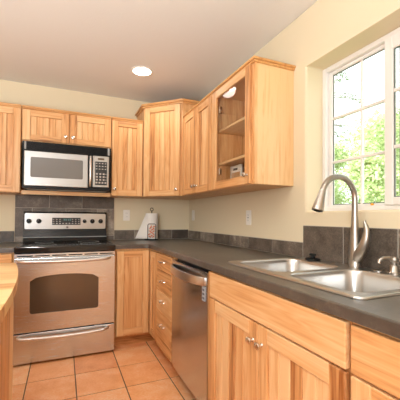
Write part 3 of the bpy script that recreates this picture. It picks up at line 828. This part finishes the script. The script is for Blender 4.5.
def outlet(F, u, z, label, kind):
    r = thing('wall_outlet' if kind != 'switch' else 'light_switch', label, 'outlet' if kind != 'switch' else 'switch', F(u, 0, z-.0585))
    p = MB(F).box(u-.036, u+.036, .0005, .006, z-.0585, z+.0585, .003, seg=2).build('cover_plate', 'white', r)
    if kind == 'duplex':
        for s in (-1, 1):
            o = MB(F).prism(rrect(u-.017, u+.017, z+s*.0195-.014, z+s*.0195+.014, .008, 4), .006, .008, 'd').build('socket', 'white', r)
            m = MB(F)
            for t in (-.006, .006): m.box(u+t-.0012, u+t+.0012, .008, .0084, z+s*.0195-.001, z+s*.0195+.007, 0)
            m.build('slot', 'labelink', o)
    else:
        o = MB(F).box(u-.0165, u+.0165, .006, .0085, z-.033, z+.033, .001).build('socket' if kind == 'gfci' else 'rocker', 'white', r)
        if kind == 'gfci':
            m = MB(F)
            for s in (-1, 1):
                for t in (-.006, .006): m.box(u+t-.0012, u+t+.0012, .0085, .0089, z+s*.021-.004, z+s*.021+.004, 0)
            m.box(u-.006, u+.006, .0085, .0095, z-.004, z+.004, 0); m.build('slot', 'labelink', o)
outlet(BACK, -.727, 1.177, 'white duplex wall outlet left of the paper towels', 'duplex')
outlet(RIGHT, .137, 1.182, 'white light switch on the right wall near the corner', 'switch')
outlet(RIGHT, 1.30, 1.158, 'white wall outlet below the glass door cabinet', 'gfci')

def can_light(x, y, label, watts):
    r = thing('ceiling_light', label, 'ceiling light', (x, y, H), 'recessed ceiling lights')
    MB().lathe([(.096, -.0005), (.096, -.006), (.088, -.009), (.078, -.006), (.078, -.0005)], (x, y, H), (0, 0, 1), 40, cap=False).build('trim_ring', 'white', r)
    MB().lathe([(.0775, -.004), (.05, -.008), (.001, -.010)], (x, y, H), (0, 0, 1), 40).build('lamp_face', 'lamp', r)
    l = light('lamp_glow', 'SPOT', (0, 0, -.02), watts, (1, .95, .88), spot_size=2.6, spot_blend=.6, shadow_soft_size=.075)
    l.parent = r
can_light(-.735, -.716, 'round recessed ceiling light glowing white above the corner', 14)
can_light(-.735, -3.0, 'unseen round recessed ceiling light added as fill above the sink side', 6)  # out-of-view lamp, added as fill
can_light(-2.6, -3.0, 'unseen round recessed ceiling light added as fill above the island', 14)  # another added fill lamp, never in view
can_light(-1.75, -2.5, 'unseen round recessed ceiling light added as fill above the walkway before the sink', 45)  # added out of view to brighten the floor and cabinet fronts

def ornament():
    u, d, z = 2.278, -.1375, WZ0+.028
    r = thing('sill_ornament', 'tiny orange ornament with green leaves on the window sill', 'ornament', RIGHT(u, d, z))
    m = MB(RIGHT); m.lathe([(.004, 0), (.0085, .002), (.009, .006), (.007, .010), (.003, .012), (.001, .0123)], (u, d, z+.0003), (0, 0, 1), 14); m.build('fruit', 'orange_glass', r)
    m = MB(RIGHT); m.tube([(u+.006, d, z+.008), (u+.012, d, z+.014), (u+.016, d, z+.024)], [.002, .0022, .001], 8)
    m.tube([(u-.005, d, z+.008), (u-.011, d, z+.012), (u-.015, d, z+.017)], [.002, .0022, .001], 8); m.build('leaf', 'leafgreen', r)
ornament()

# ------------------------------------------------------------------ outdoors
struct(MB().box(.25, 40, -30, 40, -1.2, -1.0, 0).build('ground', 'grass'))
def leaf_quads(m, blobs, n, size, rg):
    V, Fc, T = [], [], []
    for _ in range(n):
        c, s = rg.choice(blobs)
        p = Vector((rg.gauss(0, 1), rg.gauss(0, 1), rg.gauss(0, 1))).normalized()*(rg.random()**.4)
        p = Vector((c[0]+p.x*s[0], c[1]+p.y*s[1], c[2]+p.z*s[2]))
        a = Vector((rg.gauss(0, 1), rg.gauss(0, 1), rg.gauss(0, .6))).normalized(); b = a.cross(Vector((rg.gauss(0, 1), rg.gauss(0, 1), rg.gauss(0, 1)))).normalized()
        L = size*rg.uniform(.6, 1.3); k = len(m.v); t = rg.random()
        for q_ in (-a*L, b*L*.5, a*L, -b*L*.5): m.v.append(p+q_); m.g.append((0, 0, 0)); m.t.append(t)
        m.f.append([k, k+1, k+2, k+3]); m.sm.append(False)
def broadleaf(x, y, h, w, seed, label, group=None):
    rg = random.Random(seed); r = thing('tree', label, 'tree', (x, y, -1), group)
    m = MB(); m.tube([(x, y, -1), (x+.1, y, .6), (x-.05, y+.1, h*.45)], [.12, .09, .04], 8)
    for i in range(5):
        a = rg.uniform(0, 6.28); m.tube([(x, y, .3+i*.35), (x+math.cos(a)*w*.35, y+math.sin(a)*w*.35, .8+i*.4)], [.04, .01], 6)
    m.build('trunk', 'bark', r)
    blobs = []
    for i in range(26):
        a = rg.uniform(0, 6.28); q_ = rg.uniform(.2, 1)*w; zz = rg.uniform(-.4, h-.7)
        k = rg.uniform(.35, .75); q_ *= 1-.45*max(0, zz/h)
        blobs.append(((x+math.cos(a)*q_, y+math.sin(a)*q_, zz), (k, k, k*.8)))
    blobs.append(((x, y, h-.5), (.5, .5, .5)))
    m = MB(); leaf_quads(m, blobs, 20000, .055, rg); m.build('foliage', 'leaf', r)
g = 'leafy trees outside the window'; lb = 'pale green leafy tree seen through the window panes'
broadleaf(5.3, 1.3, 3.7, 1.0, 1, lb, g); broadleaf(7.5, 3.0, 4.4, 1.1, 2, lb, g); broadleaf(8.4, 6.5, 4.7, 1.3, 3, lb, g)
broadleaf(12.2, 6.4, 5.6, 1.6, 4, lb, g); broadleaf(12.4, 10.6, 5.4, 1.6, 5, lb, g)
def conifer(x, y, h):
    rg = random.Random(11); r = thing('conifer', 'tall sparse conifer with drooping branches against the white sky', 'tree', (x, y, -1))
    m = MB(); m.tube([(x, y, -1), (x, y, h)], [.2, .04], 8)
    nd = MB()
    for i in range(60):
        z = 3.5+i*(h-3.7)/60; a = rg.uniform(0, 6.28); L = (1-(z-2)/(h))*rg.uniform(3.0, 6.0)
        P = [Vector((x+math.cos(a)*L*f, y+math.sin(a)*L*f, z+.25*f-.9*f*f)) for f in (0, .25, .5, .75, 1)]
        m.tube(P, [.04, .03, .02, .012, .005], 5)
        bl = []
        for k in range(9):
            f = .3+.7*k/8; p = Vector((x+math.cos(a)*L*f, y+math.sin(a)*L*f, z+.25*f-.9*f*f)); bl.append((p, (.3, .3, .10)))
        leaf_quads(nd, bl, 110, .07, rg)
    m.build('trunk', 'bark', r); nd.build('needles', 'needle', r)
conifer(18.2, 15.4, 17)
